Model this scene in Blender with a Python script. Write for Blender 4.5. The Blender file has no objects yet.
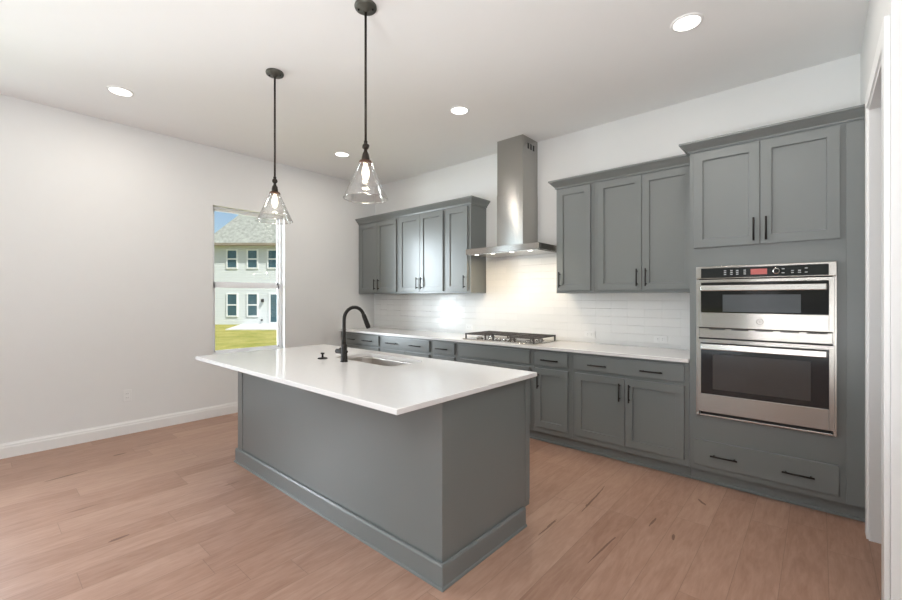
import bpy, bmesh, math, random
from mathutils import Vector, Matrix
random.seed(7)
PI = math.pi
scene = bpy.context.scene
COL = scene.collection

# ------------------------------------------------------------------ camera
YAW = math.radians(41.255)
FW = Vector((-math.sin(YAW), math.cos(YAW), 0))
RT = Vector((math.cos(YAW), math.sin(YAW), 0))
cam_data = bpy.data.cameras.new('camera')
cam_data.sensor_width = 36.0
cam_data.lens = 419.8 / 902 * 36.0
cam_data.shift_y = -2.25 / 902
cam_data.clip_start = 0.02
cam_data.clip_end = 400
cam = bpy.data.objects.new('camera', cam_data)
COL.objects.link(cam)
cam.location = (0, 0, 1.37)
cam.rotation_euler = (PI / 2, 0, YAW)
scene.camera = cam

# ------------------------------------------------------------------ world, sun, window daylight, exposure
scene.view_settings.view_transform = 'Standard'
scene.view_settings.look = 'None'
scene.view_settings.gamma = 1.0
scene.view_settings.use_curve_mapping = False
scene.view_settings.exposure = 0.06

world = bpy.data.worlds.new('sky')
scene.world = world
world.use_nodes = True
wn = world.node_tree.nodes
wl = world.node_tree.links
sky = wn.new('ShaderNodeTexSky')
sky.sky_type = 'NISHITA'
sky.sun_disc = False
sky.sun_elevation = math.radians(54)
sky.sun_rotation = math.radians(90)
sky.air_density = 1.0
sky.dust_density = 1.6
bgn = wn['Background']
bgn.inputs["Strength"].default_value = 0.145
wl.new(sky.outputs['Color'], bgn.inputs['Color'])

def add_light(name, kind, loc, energy, color=(1, 1, 1), rot=(0, 0, 0), size=None, size_y=None, spread=None):
    d = bpy.data.lights.new(name, kind)
    d.energy = energy
    d.color = color
    if kind == 'AREA':
        if size_y is None:
            d.shape = 'DISK'; d.size = size
        else:
            d.shape = 'RECTANGLE'; d.size = size; d.size_y = size_y
        if spread: d.spread = spread
    o = bpy.data.objects.new(name, d)
    COL.objects.link(o)
    o.location = loc
    o.rotation_euler = rot
    return o

sun = add_light('sun', 'SUN', (0, 0, 20), 5.0, (1.0, 0.96, 0.9))
sun.data.angle = math.radians(0.6)
sd = Vector((1.712, 0.171, 2.4)).normalized()
sun.rotation_euler = sd.to_track_quat('Z', 'Y').to_euler()

XL, YB, H, XW, YR, XR = -5.236, 4.156, 3.105, 0.22, -5.0, 2.6
DAY = (0.66, 0.85, 1.0)
# daylight through the rear windows (facing +Y) and the rear left window (facing +X)
REAR = [(-4.3, -3.1), (-2.5, -1.3), (-0.7, 0.5)]
for (a, b), en in zip(REAR, (60, 265, 65)):
    add_light('rear_window_daylight', 'AREA', ((a + b) / 2, YR - 0.05, 1.35), en, DAY, (-PI / 2 + math.radians(8), 0, 0), b - a, 2.1)
add_light('side_window_daylight', 'AREA', (XL - 0.06, -0.62, 1.6), 24, DAY, (0, -PI / 2, 0), 1.66, 0.80)
# unseen lamp panel added past the kitchen window, in place of bright outdoors
sw = add_light('added_outdoor_panel', 'AREA', (-10.2, -2.4, 1.9), 2500, (0.86, 0.93, 1.0), (0, 0, 0), 4.6, 5.0)
sw.rotation_euler = Vector((-0.70, -0.714, 0)).to_track_quat('Z', 'Y').to_euler()
# unseen fill lamp added behind the camera, aimed up to brighten the ceiling
add_light('added_ceiling_fill', 'AREA', (-0.2, -1.5, 0.7), 200, (0.96, 0.98, 1.0), (PI, 0, 0), 1.2, 1.2)
for k in (-0.30, 0.30):
    add_light('hood_lamp', 'AREA', (-2.525 + k, 3.70, 1.838), 3.2, (1.0, 0.80, 0.55), (0, 0, 0), 0.05)
DL = [(-4.408, 0.82), (-2.50, 2.968), (-4.33, 2.942), (-0.627, 2.968)]
for x, y in DL:
    add_light('downlight_glow', 'AREA', (x, y, H - 0.03), 7, (1.0, 0.93, 0.85), (0, 0, 0), 0.15)

# ------------------------------------------------------------------ materials
def new_mat(name):
    m = bpy.data.materials.new(name)
    m.use_nodes = True
    return m, m.node_tree.nodes, m.node_tree.links, m.node_tree.nodes['Principled BSDF']

def simple(name, col, rough=0.5, metal=0.0, spec=0.5, noise=0.0, nscale=8, bump=0.0, bscale=40, coat=0.0, stretch=None):
    m, n, l, p = new_mat(name)
    p.inputs['Roughness'].default_value = rough
    p.inputs['Metallic'].default_value = metal
    p.inputs['Specular IOR Level'].default_value = spec
    p.inputs['Coat Weight'].default_value = coat
    tc = n.new('ShaderNodeTexCoord')
    mp = n.new('ShaderNodeMapping')
    l.new(tc.outputs['Object'], mp.inputs['Vector'])
    if stretch: mp.inputs['Scale'].default_value = stretch
    nz = n.new('ShaderNodeTexNoise')
    nz.inputs['Scale'].default_value = nscale
    nz.inputs['Detail'].default_value = 4
    l.new(mp.outputs['Vector'], nz.inputs['Vector'])
    mx = n.new('ShaderNodeMixRGB')
    mx.blend_type = 'MIX'
    mx.inputs['Color1'].default_value = [c * (1 - noise) for c in col] + [1]
    mx.inputs['Color2'].default_value = [min(1, c * (1 + noise)) for c in col] + [1]
    l.new(nz.outputs['Fac'], mx.inputs['Fac'])
    l.new(mx.outputs['Color'], p.inputs['Base Color'])
    if bump > 0:
        n2 = n.new('ShaderNodeTexNoise')
        n2.inputs['Scale'].default_value = bscale
        l.new(mp.outputs['Vector'], n2.inputs['Vector'])
        b = n.new('ShaderNodeBump')
        b.inputs['Strength'].default_value = bump
        b.inputs['Distance'].default_value = 0.01
        l.new(n2.outputs['Fac'], b.inputs['Height'])
        l.new(b.outputs['Normal'], p.inputs['Normal'])
    return m

def emis(name, col, s):
    m, n, l, p = new_mat(name)
    p.inputs['Base Color'].default_value = (*col, 1)
    p.inputs['Emission Color'].default_value = (*col, 1)
    p.inputs['Emission Strength'].default_value = s
    return m

M = {}
M['wall'] = simple('wall_paint', (0.775, 0.778, 0.768), 0.75, noise=0.01, bump=0.03, bscale=220, spec=0.3)
M['ceiling'] = simple('ceiling_paint', (0.87, 0.868, 0.86), 0.85, noise=0.008, spec=0.2)
M['trim'] = simple('trim_paint', (0.84, 0.84, 0.83), 0.4, noise=0.01)
M['cab'] = simple('cabinet_paint', (0.172, 0.185, 0.182), 0.30, spec=0.65, noise=0.03, nscale=3, bump=0.02, bscale=90)
M['quartz'] = simple('white_quartz', (0.755, 0.745, 0.735), 0.12, noise=0.025, nscale=35)
def brushed(name, col, rough):
    m, n, l, p = new_mat(name)
    p.inputs['Metallic'].default_value = 1.0
    p.inputs['Roughness'].default_value = rough
    p.inputs['Anisotropic'].default_value = 0.9
    p.inputs['Anisotropic Rotation'].default_value = 0.25
    t = n.new('ShaderNodeTangent'); t.direction_type = 'RADIAL'; t.axis = 'Z'
    l.new(t.outputs['Tangent'], p.inputs['Tangent'])
    tc = n.new('ShaderNodeTexCoord'); mp = n.new('ShaderNodeMapping'); mp.inputs['Scale'].default_value = (1, 1, 90)
    l.new(tc.outputs['Object'], mp.inputs['Vector'])
    nz = n.new('ShaderNodeTexNoise'); nz.inputs['Scale'].default_value = 6; nz.inputs['Detail'].default_value = 3
    l.new(mp.outputs['Vector'], nz.inputs['Vector'])
    mx = n.new('ShaderNodeMixRGB')
    mx.inputs['Color1'].default_value = [c * 0.93 for c in col] + [1]
    mx.inputs['Color2'].default_value = [c * 1.07 for c in col] + [1]
    l.new(nz.outputs['Fac'], mx.inputs['Fac']); l.new(mx.outputs['Color'], p.inputs['Base Color'])
    return m
M['steel'] = brushed('brushed_steel', (0.37, 0.35, 0.325), 0.20)
M['steel_v'] = brushed('brushed_steel_chimney', (0.42, 0.41, 0.385), 0.18)
M['steel_bright'] = simple('polished_steel', (0.62, 0.60, 0.57), 0.22, 1.0, noise=0.02)
M['black'] = simple('matte_black_metal', (0.014, 0.012, 0.010), 0.5, 0.0, 0.3, noise=0.1)
M['bronze'] = simple('dark_bronze', (0.035, 0.028, 0.022), 0.38, 0.7, noise=0.15)
M['copper'] = simple('aged_copper', (0.12, 0.065, 0.045), 0.4, 0.8, noise=0.15)
M['iron'] = simple('cast_iron', (0.09, 0.08, 0.075), 0.5, 0.5, noise=0.15)
M['panel'] = simple('black_glass_panel', (0.012, 0.013, 0.014), 0.08, noise=0.05)
M['panel_lite'] = simple('oven_window_glass', (0.055, 0.052, 0.050), 0.10, noise=0.15, nscale=5)
M['micro_lite'] = simple('microwave_window_glass', (0.10, 0.11, 0.12), 0.12, noise=0.15, nscale=5)
M['white_plastic'] = simple('white_plastic', (0.80, 0.80, 0.79), 0.35)
M['slot'] = simple('outlet_slot', (0.05, 0.05, 0.05), 0.6)
M['print'] = simple('panel_print', (0.6, 0.6, 0.6), 0.5)
M['display'] = emis('red_display', (0.40, 0.10, 0.09), 0.30)
M['diffuser'] = emis('lamp_diffuser', (1.0, 0.96, 0.90), 3.0)
M['filament'] = emis('bulb_glow', (1.0, 0.80, 0.52), 9.0)
M['canopy'] = simple('canopy_metal', (0.10, 0.10, 0.085), 0.4, 0.6, noise=0.1)
M['vinyl'] = simple('window_vinyl', (0.88, 0.89, 0.91), 0.4)
M['shadow_gap'] = simple('toe_kick_paint', (0.125, 0.145, 0.152), 0.45, noise=0.03)
M['dark_vent'] = simple('vent_opening', (0.02, 0.02, 0.02), 0.7)

def thin_glass(name, tint, base_gloss, edge, rough=0.0):
    m, n, l, p = new_mat(name)
    n.remove(p)
    out = n['Material Output']
    tr = n.new('ShaderNodeBsdfTransparent'); tr.inputs['Color'].default_value = (*tint, 1)
    gl = n.new('ShaderNodeBsdfGlossy'); gl.inputs['Roughness'].default_value = rough
    lw = n.new('ShaderNodeLayerWeight'); lw.inputs['Blend'].default_value = 0.35
    mr = n.new('ShaderNodeMapRange')
    mr.inputs['To Min'].default_value = base_gloss
    mr.inputs['To Max'].default_value = edge
    l.new(lw.outputs['Facing'], mr.inputs['Value'])
    mx = n.new('ShaderNodeMixShader')
    l.new(mr.outputs['Result'], mx.inputs['Fac'])
    l.new(tr.outputs['BSDF'], mx.inputs[1]); l.new(gl.outputs['BSDF'], mx.inputs[2])
    l.new(mx.outputs['Shader'], out.inputs['Surface'])
    return m
M['pane'] = thin_glass('window_glass', (0.96, 0.98, 0.98), 0.03, 0.3)
M['shade'] = thin_glass('clear_shade_glass', (0.985, 0.985, 0.98), 0.03, 0.75, 0.02)
M['rim'] = thin_glass('shade_rim_glass', (0.97, 0.97, 0.97), 0.45, 0.85, 0.15)
M['bulb'] = emis('bulb_glass', (1.0, 0.90, 0.74), 2.4)

def mathn(n, l, op, a, b=None, c=None):
    x = n.new('ShaderNodeMath'); x.operation = op
    for i, v in enumerate((a, b, c)):
        if v is None: continue
        if isinstance(v, (int, float)): x.inputs[i].default_value = v
        else: l.new(v, x.inputs[i])
    return x.outputs[0]

def floor_material():
    m, n, l, p = new_mat('oak_plank_floor')
    tc = n.new('ShaderNodeTexCoord')
    sp = n.new('ShaderNodeSeparateXYZ'); l.new(tc.outputs['Object'], sp.inputs[0])
    X, Y = sp.outputs['X'], sp.outputs['Y']
    W = 0.176
    rx = mathn(n, l, 'DIVIDE', mathn(n, l, 'ADD', X, 20.03), W)
    row = mathn(n, l, 'FLOOR', rx)
    fx = mathn(n, l, 'FRACT', rx)
    w1 = n.new('ShaderNodeTexWhiteNoise'); w1.noise_dimensions = '1D'
    l.new(row, w1.inputs['W'])
    off = mathn(n, l, 'MULTIPLY', w1.outputs['Value'], 5.0)
    ry = mathn(n, l, 'DIVIDE', mathn(n, l, 'ADD', mathn(n, l, 'ADD', Y, 30), off), 1.25)
    idx = mathn(n, l, 'FLOOR', ry)
    fy = mathn(n, l, 'FRACT', ry)
    cb = n.new('ShaderNodeCombineXYZ'); l.new(row, cb.inputs[0]); l.new(idx, cb.inputs[1])
    w2 = n.new('ShaderNodeTexWhiteNoise'); w2.noise_dimensions = '2D'
    l.new(cb.outputs[0], w2.inputs['Vector'])
    rnd = w2.outputs['Value']
    # grain: stretched noise shifted per plank
    cv = n.new('ShaderNodeCombineXYZ')
    l.new(mathn(n, l, 'MULTIPLY', X, 9.0), cv.inputs[0])
    l.new(mathn(n, l, 'ADD', mathn(n, l, 'MULTIPLY', Y, 1.3), mathn(n, l, 'MULTIPLY', rnd, 37)), cv.inputs[1])
    l.new(mathn(n, l, 'MULTIPLY', rnd, 91), cv.inputs[2])
    g1 = n.new('ShaderNodeTexNoise'); g1.inputs['Scale'].default_value = 1.6; g1.inputs['Detail'].default_value = 7
    g1.inputs['Roughness'].default_value = 0.62; g1.inputs['Distortion'].default_value = 1.6
    l.new(cv.outputs[0], g1.inputs['Vector'])
    g2 = n.new('ShaderNodeTexNoise'); g2.inputs['Scale'].default_value = 7; g2.inputs['Detail'].default_value = 5
    g2.inputs['Distortion'].default_value = 0.6
    l.new(cv.outputs[0], g2.inputs['Vector'])
    ramp = n.new('ShaderNodeValToRGB')
    ramp.color_ramp.elements[0].position = 0.22; ramp.color_ramp.elements[0].color = (0.312, 0.172, 0.118, 1)
    ramp.color_ramp.elements[1].position = 0.80; ramp.color_ramp.elements[1].color = (0.455, 0.290, 0.214, 1)
    e = ramp.color_ramp.elements.new(0.5); e.color = (0.385, 0.230, 0.166, 1)
    v = mathn(n, l, 'ADD', mathn(n, l, 'MULTIPLY', rnd, 0.30), mathn(n, l, 'MULTIPLY', g1.outputs['Fac'], 1.0))
    v = mathn(n, l, 'ADD', v, mathn(n, l, 'MULTIPLY', g2.outputs['Fac'], 0.55))
    v = mathn(n, l, 'SUBTRACT', v, 0.42)
    l.new(v, ramp.inputs['Fac'])
    # seams
    ex = mathn(n, l, 'MULTIPLY', mathn(n, l, 'MINIMUM', fx, mathn(n, l, 'SUBTRACT', 1, fx)), W)
    ey = mathn(n, l, 'MULTIPLY', mathn(n, l, 'MINIMUM', fy, mathn(n, l, 'SUBTRACT', 1, fy)), 1.25)
    ed = mathn(n, l, 'MINIMUM', ex, ey)
    seam = mathn(n, l, 'LESS_THAN', ed, 0.0014)
    # knots / splits: thin dark elongated marks
    kv = n.new('ShaderNodeCombineXYZ')
    l.new(mathn(n, l, 'MULTIPLY', X, 5.5), kv.inputs[0]); l.new(mathn(n, l, 'MULTIPLY', Y, 0.9), kv.inputs[1])
    kn = n.new('ShaderNodeTexVoronoi'); kn.inputs['Scale'].default_value = 1.0
    l.new(kv.outputs[0], kn.inputs['Vector'])
    kn2 = mathn(n, l, 'ADD', kn.outputs['Distance'], mathn(n, l, 'MULTIPLY', mathn(n, l, 'SUBTRACT', g2.outputs['Fac'], 0.5), 0.25))
    knm = n.new('ShaderNodeMapRange'); l.new(kn2, knm.inputs['Value'])
    knm.inputs['From Min'].default_value = 0.0; knm.inputs['From Max'].default_value = 0.085
    knm.inputs['To Min'].default_value = 0.65; knm.inputs['To Max'].default_value = 0.0
    marks = knm.outputs['Result']
    # long splits in the boards beside the island
    for (mx_, my_, sx, sy, ang) in ((-0.886, 2.26, 0.006, 0.17, -0.07), (-1.158, 2.80, 0.006, 0.24, 0.06), (-0.765, 2.74, 0.005, 0.07, 0.0), (-0.591, 3.227, 0.009, 0.045, 0.7), (-0.629, 2.645, 0.009, 0.035, 0.2), (-1.22, 2.27, 0.005, 0.12, 0.0), (-4.35, 0.48, 0.010, 0.13, 0.1), (-3.0, 0.55, 0.010, 0.05, 0.1), (-4.6, 0.85, 0.014, 0.05, 0.1)):
        dx = mathn(n, l, 'SUBTRACT', X, mx_); dy = mathn(n, l, 'SUBTRACT', Y, my_)
        c, s = math.cos(ang), math.sin(ang)
        a = mathn(n, l, 'ADD', mathn(n, l, 'MULTIPLY', dx, c), mathn(n, l, 'MULTIPLY', dy, s))
        b = mathn(n, l, 'SUBTRACT', mathn(n, l, 'MULTIPLY', dy, c), mathn(n, l, 'MULTIPLY', dx, s))
        a = mathn(n, l, 'ADD', a, mathn(n, l, 'MULTIPLY', mathn(n, l, 'SUBTRACT', g1.outputs['Fac'], 0.5), 0.03))
        r2 = mathn(n, l, 'ADD', mathn(n, l, 'POWER', mathn(n, l, 'DIVIDE', mathn(n, l, 'ABSOLUTE', a), sx), 2), mathn(n, l, 'POWER', mathn(n, l, 'DIVIDE', mathn(n, l, 'ABSOLUTE', b), sy), 2))
        mk = mathn(n, l, 'MULTIPLY', mathn(n, l, 'LESS_THAN', r2, 1.0), 0.8)
        marks = mathn(n, l, 'MAXIMUM', marks, mk)
    d1 = n.new('ShaderNodeMixRGB'); l.new(marks, d1.inputs['Fac'])
    l.new(ramp.outputs['Color'], d1.inputs['Color1']); d1.inputs['Color2'].default_value = (0.13, 0.062, 0.038, 1)
    d2 = n.new('ShaderNodeMixRGB'); l.new(mathn(n, l, 'MULTIPLY', seam, 0.45), d2.inputs['Fac'])
    l.new(d1.outputs['Color'], d2.inputs['Color1']); d2.inputs['Color2'].default_value = (0.13, 0.075, 0.05, 1)
    l.new(d2.outputs['Color'], p.inputs['Base Color'])
    rr = n.new('ShaderNodeMapRange'); l.new(g1.outputs['Fac'], rr.inputs['Value'])
    rr.inputs['To Min'].default_value = 0.34; rr.inputs['To Max'].default_value = 0.52
    l.new(rr.outputs['Result'], p.inputs['Roughness'])
    b = n.new('ShaderNodeBump'); b.inputs['Strength'].default_value = 0.25; b.inputs['Distance'].default_value = 0.004
    hh = mathn(n, l, 'SUBTRACT', mathn(n, l, 'MULTIPLY', g1.outputs['Fac'], 0.5), seam)
    l.new(hh, b.inputs['Height']); l.new(b.outputs['Normal'], p.inputs['Normal'])
    return m
M['floor'] = floor_material()

def tile_material():
    m, n, l, p = new_mat('white_subway_tile')
    tc = n.new('ShaderNodeTexCoord')
    sp = n.new('ShaderNodeSeparateXYZ'); l.new(tc.outputs['Object'], sp.inputs[0])
    cb = n.new('ShaderNodeCombineXYZ'); l.new(sp.outputs['X'], cb.inputs[0]); l.new(sp.outputs['Z'], cb.inputs[1])
    br = n.new('ShaderNodeTexBrick')
    br.offset = 0.5
    br.inputs['Scale'].default_value = 1.0
    br.inputs['Brick Width'].default_value = 0.308
    br.inputs['Row Height'].default_value = 0.079
    br.inputs['Mortar Size'].default_value = 0.0013
    br.inputs['Mortar Smooth'].default_value = 0.3
    br.inputs['Color1'].default_value = (0.80, 0.795, 0.78, 1)
    br.inputs['Color2'].default_value = (0.765, 0.765, 0.75, 1)
    br.inputs['Mortar'].default_value = (0.745, 0.74, 0.725, 1)
    l.new(cb.outputs[0], br.inputs['Vector'])
    l.new(br.outputs['Color'], p.inputs['Base Color'])
    p.inputs['Roughness'].default_value = 0.13
    p.inputs['Specular IOR Level'].default_value = 0.2
    zr = mathn(n, l, 'DIVIDE', sp.outputs['Z'], 0.079)
    row = mathn(n, l, 'FLOOR', zr); fz = mathn(n, l, 'FRACT', zr)
    sh = mathn(n, l, 'MULTIPLY', mathn(n, l, 'FLOORED_MODULO', row, 2), 0.5)
    xr = mathn(n, l, 'ADD', mathn(n, l, 'DIVIDE', sp.outputs['X'], 0.308), sh)
    col = mathn(n, l, 'FLOOR', xr); fx = mathn(n, l, 'FRACT', xr)
    cc = n.new('ShaderNodeCombineXYZ'); l.new(row, cc.inputs[0]); l.new(col, cc.inputs[1])
    wn_ = n.new('ShaderNodeTexWhiteNoise'); wn_.noise_dimensions = '2D'; l.new(cc.outputs[0], wn_.inputs['Vector'])
    sc_ = n.new('ShaderNodeSeparateColor'); l.new(wn_.outputs['Color'], sc_.inputs[0])
    tx = mathn(n, l, 'MULTIPLY', mathn(n, l, 'SUBTRACT', sc_.outputs[0], 0.5), mathn(n, l, 'MULTIPLY', fx, 0.308 * 0.035))
    tz = mathn(n, l, 'MULTIPLY', mathn(n, l, 'SUBTRACT', sc_.outputs[1], 0.5), mathn(n, l, 'MULTIPLY', fz, 0.079 * 0.05))
    nz = n.new('ShaderNodeTexNoise'); nz.inputs['Scale'].default_value = 14
    l.new(cb.outputs[0], nz.inputs['Vector'])
    h = mathn(n, l, 'ADD', mathn(n, l, 'ADD', tx, tz), mathn(n, l, 'MULTIPLY', nz.outputs['Fac'], 0.0022))
    h = mathn(n, l, 'SUBTRACT', h, mathn(n, l, 'MULTIPLY', br.outputs['Fac'], 0.0008))
    b = n.new('ShaderNodeBump'); b.inputs['Strength'].default_value = 1.0; b.inputs['Distance'].default_value = 1.0
    l.new(h, b.inputs['Height']); l.new(b.outputs['Normal'], p.inputs['Normal'])
    return m
M['tile'] = tile_material()

def lawn_material():
    m, n, l, p = new_mat('lawn')
    tc = n.new('ShaderNodeTexCoord')
    a = n.new('ShaderNodeTexNoise'); a.inputs['Scale'].default_value = 1.1; a.inputs['Detail'].default_value = 8; a.inputs['Roughness'].default_value = 0.75
    l.new(tc.outputs['Object'], a.inputs['Vector'])
    r = n.new('ShaderNodeValToRGB')
    r.color_ramp.elements[0].position = 0.32; r.color_ramp.elements[0].color = (0.23, 0.25, 0.04, 1)
    r.color_ramp.elements[1].position = 0.68; r.color_ramp.elements[1].color = (0.50, 0.43, 0.15, 1)
    l.new(a.outputs['Fac'], r.inputs['Fac']); l.new(r.outputs['Color'], p.inputs['Base Color'])
    p.inputs['Roughness'].default_value = 0.95; p.inputs['Specular IOR Level'].default_value = 0.1
    return m
M['lawn'] = lawn_material()

def siding_material():
    m, n, l, p = new_mat('lap_siding')
    tc = n.new('ShaderNodeTexCoord')
    sp = n.new('ShaderNodeSeparateXYZ'); l.new(tc.outputs['Object'], sp.inputs[0])
    f = mathn(n, l, 'FRACT', mathn(n, l, 'DIVIDE', sp.outputs['Z'], 0.18))
    b = n.new('ShaderNodeBump'); b.inputs['Strength'].default_value = 0.8; b.inputs['Distance'].default_value = 0.03
    l.new(f, b.inputs['Height']); b.invert = True
    l.new(b.outputs['Normal'], p.inputs['Normal'])
    p.inputs['Base Color'].default_value = (0.64, 0.67, 0.665, 1)
    p.inputs['Roughness'].default_value = 0.7
    return m
M['siding'] = siding_material()
M['shingle'] = simple('roof_shingle', (0.36, 0.37, 0.33), 0.9, noise=0.6, nscale=5, spec=0.1)
M['fascia'] = simple('eave_fascia', (0.30, 0.25, 0.19), 0.7)
M['house_trim'] = simple('house_trim', (0.80, 0.82, 0.82), 0.6)
M['house_glass'] = simple('house_window_glass', (0.06, 0.12, 0.15), 0.15, noise=0.3, nscale=3)
M['concrete'] = simple('patio_concrete', (0.72, 0.70, 0.66), 0.85, noise=0.05)
M['camera_black'] = simple('camera_body_black', (0.02, 0.02, 0.02), 0.5)

# ------------------------------------------------------------------ mesh helpers
class MB:
    def __init__(s): s.bm = bmesh.new()
    def merge(s, b2, mat=None):
        if mat is not None: bmesh.ops.transform(b2, matrix=mat, verts=b2.verts)
        me = bpy.data.meshes.new('tmp'); b2.to_mesh(me); b2.free()
        s.bm.from_mesh(me); bpy.data.meshes.remove(me)
        return s
    def box(s, x0, x1, y0, y1, z0, z1, bev=0.0, seg=2, mat=None):
        b = bmesh.new()
        bmesh.ops.create_cube(b, size=1)
        for v in b.verts:
            v.co = Vector(((x0 + x1) / 2 + v.co.x * (x1 - x0), (y0 + y1) / 2 + v.co.y * (y1 - y0), (z0 + z1) / 2 + v.co.z * (z1 - z0)))
        if bev > 0:
            bmesh.ops.bevel(b, geom=b.edges[:], offset=bev, segments=seg, profile=0.5, affect='EDGES')
        return s.merge(b, mat)
    def cyl(s, c, r, h, axis='z', seg=24, r2=None, bev=0.0):
        b = bmesh.new()
        bmesh.ops.create_cone(b, cap_ends=True, segments=seg, radius1=r, radius2=r if r2 is None else r2, depth=h)
        if bev > 0:
            es = [e for e in b.edges if any(len(f.verts) > 4 for f in e.link_faces)]
            bmesh.ops.bevel(b, geom=es, offset=bev, segments=2, profile=0.5, affect='EDGES')
        for f in b.faces:
            f.smooth = len(f.verts) <= 4
        R = {'z': Matrix(), 'x': Matrix.Rotation(PI / 2, 4, 'Y'), 'y': Matrix.Rotation(-PI / 2, 4, 'X')}[axis]
        return s.merge(b, Matrix.Translation(c) @ R)
    def sphere(s, c, r, scale=(1, 1, 1), seg=20):
        b = bmesh.new()
        bmesh.ops.create_uvsphere(b, u_segments=seg, v_segments=seg // 2, radius=r)
        for f in b.faces: f.smooth = True
        return s.merge(b, Matrix.Translation(c) @ Matrix.Diagonal((*scale, 1)))
    def lathe(s, c, prof, seg=40, smooth=True):
        b = bmesh.new()
        rings = []
        for r, z in prof:
            rings.append([b.verts.new((c[0] + r * math.cos(2 * PI * k / seg), c[1] + r * math.sin(2 * PI * k / seg), c[2] + z)) for k in range(seg)])
        for i in range(len(rings) - 1):
            for k in range(seg):
                f = b.faces.new((rings[i][k], rings[i][(k + 1) % seg], rings[i + 1][(k + 1) % seg], rings[i + 1][k]))
                f.smooth = smooth
        return s.merge(b)
    def tube(s, pts, rad, seg=16):
        b = bmesh.new()
        pts = [Vector(p) for p in pts]
        rads = rad if isinstance(rad, (list, tuple)) else [rad] * len(pts)
        rings = []
        up = None
        for i, p in enumerate(pts):
            t = (pts[min(i + 1, len(pts) - 1)] - pts[max(i - 1, 0)]).normalized()
            if up is None:
                up = Vector((0, 0, 1)) if abs(t.z) < 0.9 else Vector((1, 0, 0))
            a = t.cross(up).normalized(); bb = a.cross(t).normalized()
            up = bb
            rings.append([b.verts.new(p + (a * math.cos(2 * PI * k / seg) + bb * math.sin(2 * PI * k / seg)) * rads[i]) for k in range(seg)])
        for i in range(len(rings) - 1):
            for k in range(seg):
                f = b.faces.new((rings[i][k], rings[i][(k + 1) % seg], rings[i + 1][(k + 1) % seg], rings[i + 1][k])); f.smooth = True
        b.faces.new(rings[0][::-1]); b.faces.new(rings[-1])
        bmesh.ops.recalc_face_normals(b, faces=b.faces[:])
        return s.merge(b)
    def poly(s, pts, depth_vec):
        """closed prism from a planar loop, extruded along depth_vec"""
        b = bmesh.new()
        a = [b.verts.new(p) for p in pts]
        c = [b.verts.new(Vector(p) + Vector(depth_vec)) for p in pts]
        b.faces.new(a); b.faces.new(c[::-1])
        for i in range(len(a)):
            j = (i + 1) % len(a)
            b.faces.new((a[i], c[i], c[j], a[j]))
        bmesh.ops.recalc_face_normals(b, faces=b.faces[:])
        return s.merge(b)
    def build(s, name, mat, parent=None, mat2=None):
        org = Vector(ORG.get(parent.name, (0, 0, 0))) if parent else Vector((0, 0, 0))
        bmesh.ops.translate(s.bm, verts=s.bm.verts, vec=-org)
        me = bpy.data.meshes.new(name)
        s.bm.to_mesh(me); s.bm.free()
        me.materials.append(mat)
        o = bpy.data.objects.new(name, me)
        COL.objects.link(o)
        if parent:
            o.parent = parent
            ORG[o.name] = org
        return o
ORG = {}

def thing(name, label, cat, loc=(0, 0, 0), group=None):
    o = bpy.data.objects.new(name, None)
    o.empty_display_size = 0.1
    COL.objects.link(o)
    o.location = loc
    ORG[o.name] = tuple(loc)
    return tag(o, label, cat, group)
def tag(o, label, cat, group=None):
    o['label'] = label; o['category'] = cat
    if group: o['group'] = group
    return o
def struct(o):
    o['kind'] = 'structure'
    return o

def shaker(x0, x1, z0, z1, yf, sgn=-1, stile=0.058, t=0.021, rec=0.012):
    """five-piece door; back at yf, front at yf + sgn*t"""
    m = MB(); b = bmesh.new()
    yo = yf + sgn * t; yr = yf + sgn * (t - rec); e = 0.0015; s2 = stile + 0.003
    def loop(d, y): return [b.verts.new((x0 + d, y, z0 + d)), b.verts.new((x1 - d, y, z0 + d)), b.verts.new((x1 - d, y, z1 - d)), b.verts.new((x0 + d, y, z1 - d))]
    L = [loop(0, yf), loop(0, yo - sgn * e), loop(e, yo), loop(stile, yo), loop(s2, yr)]
    for i in range(len(L) - 1):
        for k in range(4):
            b.faces.new((L[i][k], L[i][(k + 1) % 4], L[i + 1][(k + 1) % 4], L[i + 1][k]))
    b.faces.new(L[-1]); b.faces.new(L[0][::-1])
    bmesh.ops.recalc_face_normals(b, faces=b.faces[:])
    return m.merge(b)
def slab(x0, x1, z0, z1, yf, sgn=-1, t=0.020):
    ya, yb = sorted((yf, yf + sgn * t))
    return MB().box(x0, x1, ya, yb, z0, z1, 0.002, 2)
def pull_v(x, z0, z1, yf, sgn=-1):
    m = MB(); y = yf + sgn * 0.030
    m.cyl((x, y, (z0 + z1) / 2), 0.0058, z1 - z0, 'z', 12)
    for z in (z0 + 0.02, z1 - 0.02): m.cyl((x, (yf + y) / 2, z), 0.005, abs(y - yf), 'y', 10)
    return m
def pull_h(x0, x1, z, yf, sgn=-1):
    m = MB(); y = yf + sgn * 0.030
    m.cyl(((x0 + x1) / 2, y, z), 0.0058, x1 - x0, 'x', 12)
    for x in (x0 + 0.02, x1 - 0.02): m.cyl((x, (yf + y) / 2, z), 0.005, abs(y - yf), 'y', 10)
    return m

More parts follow.
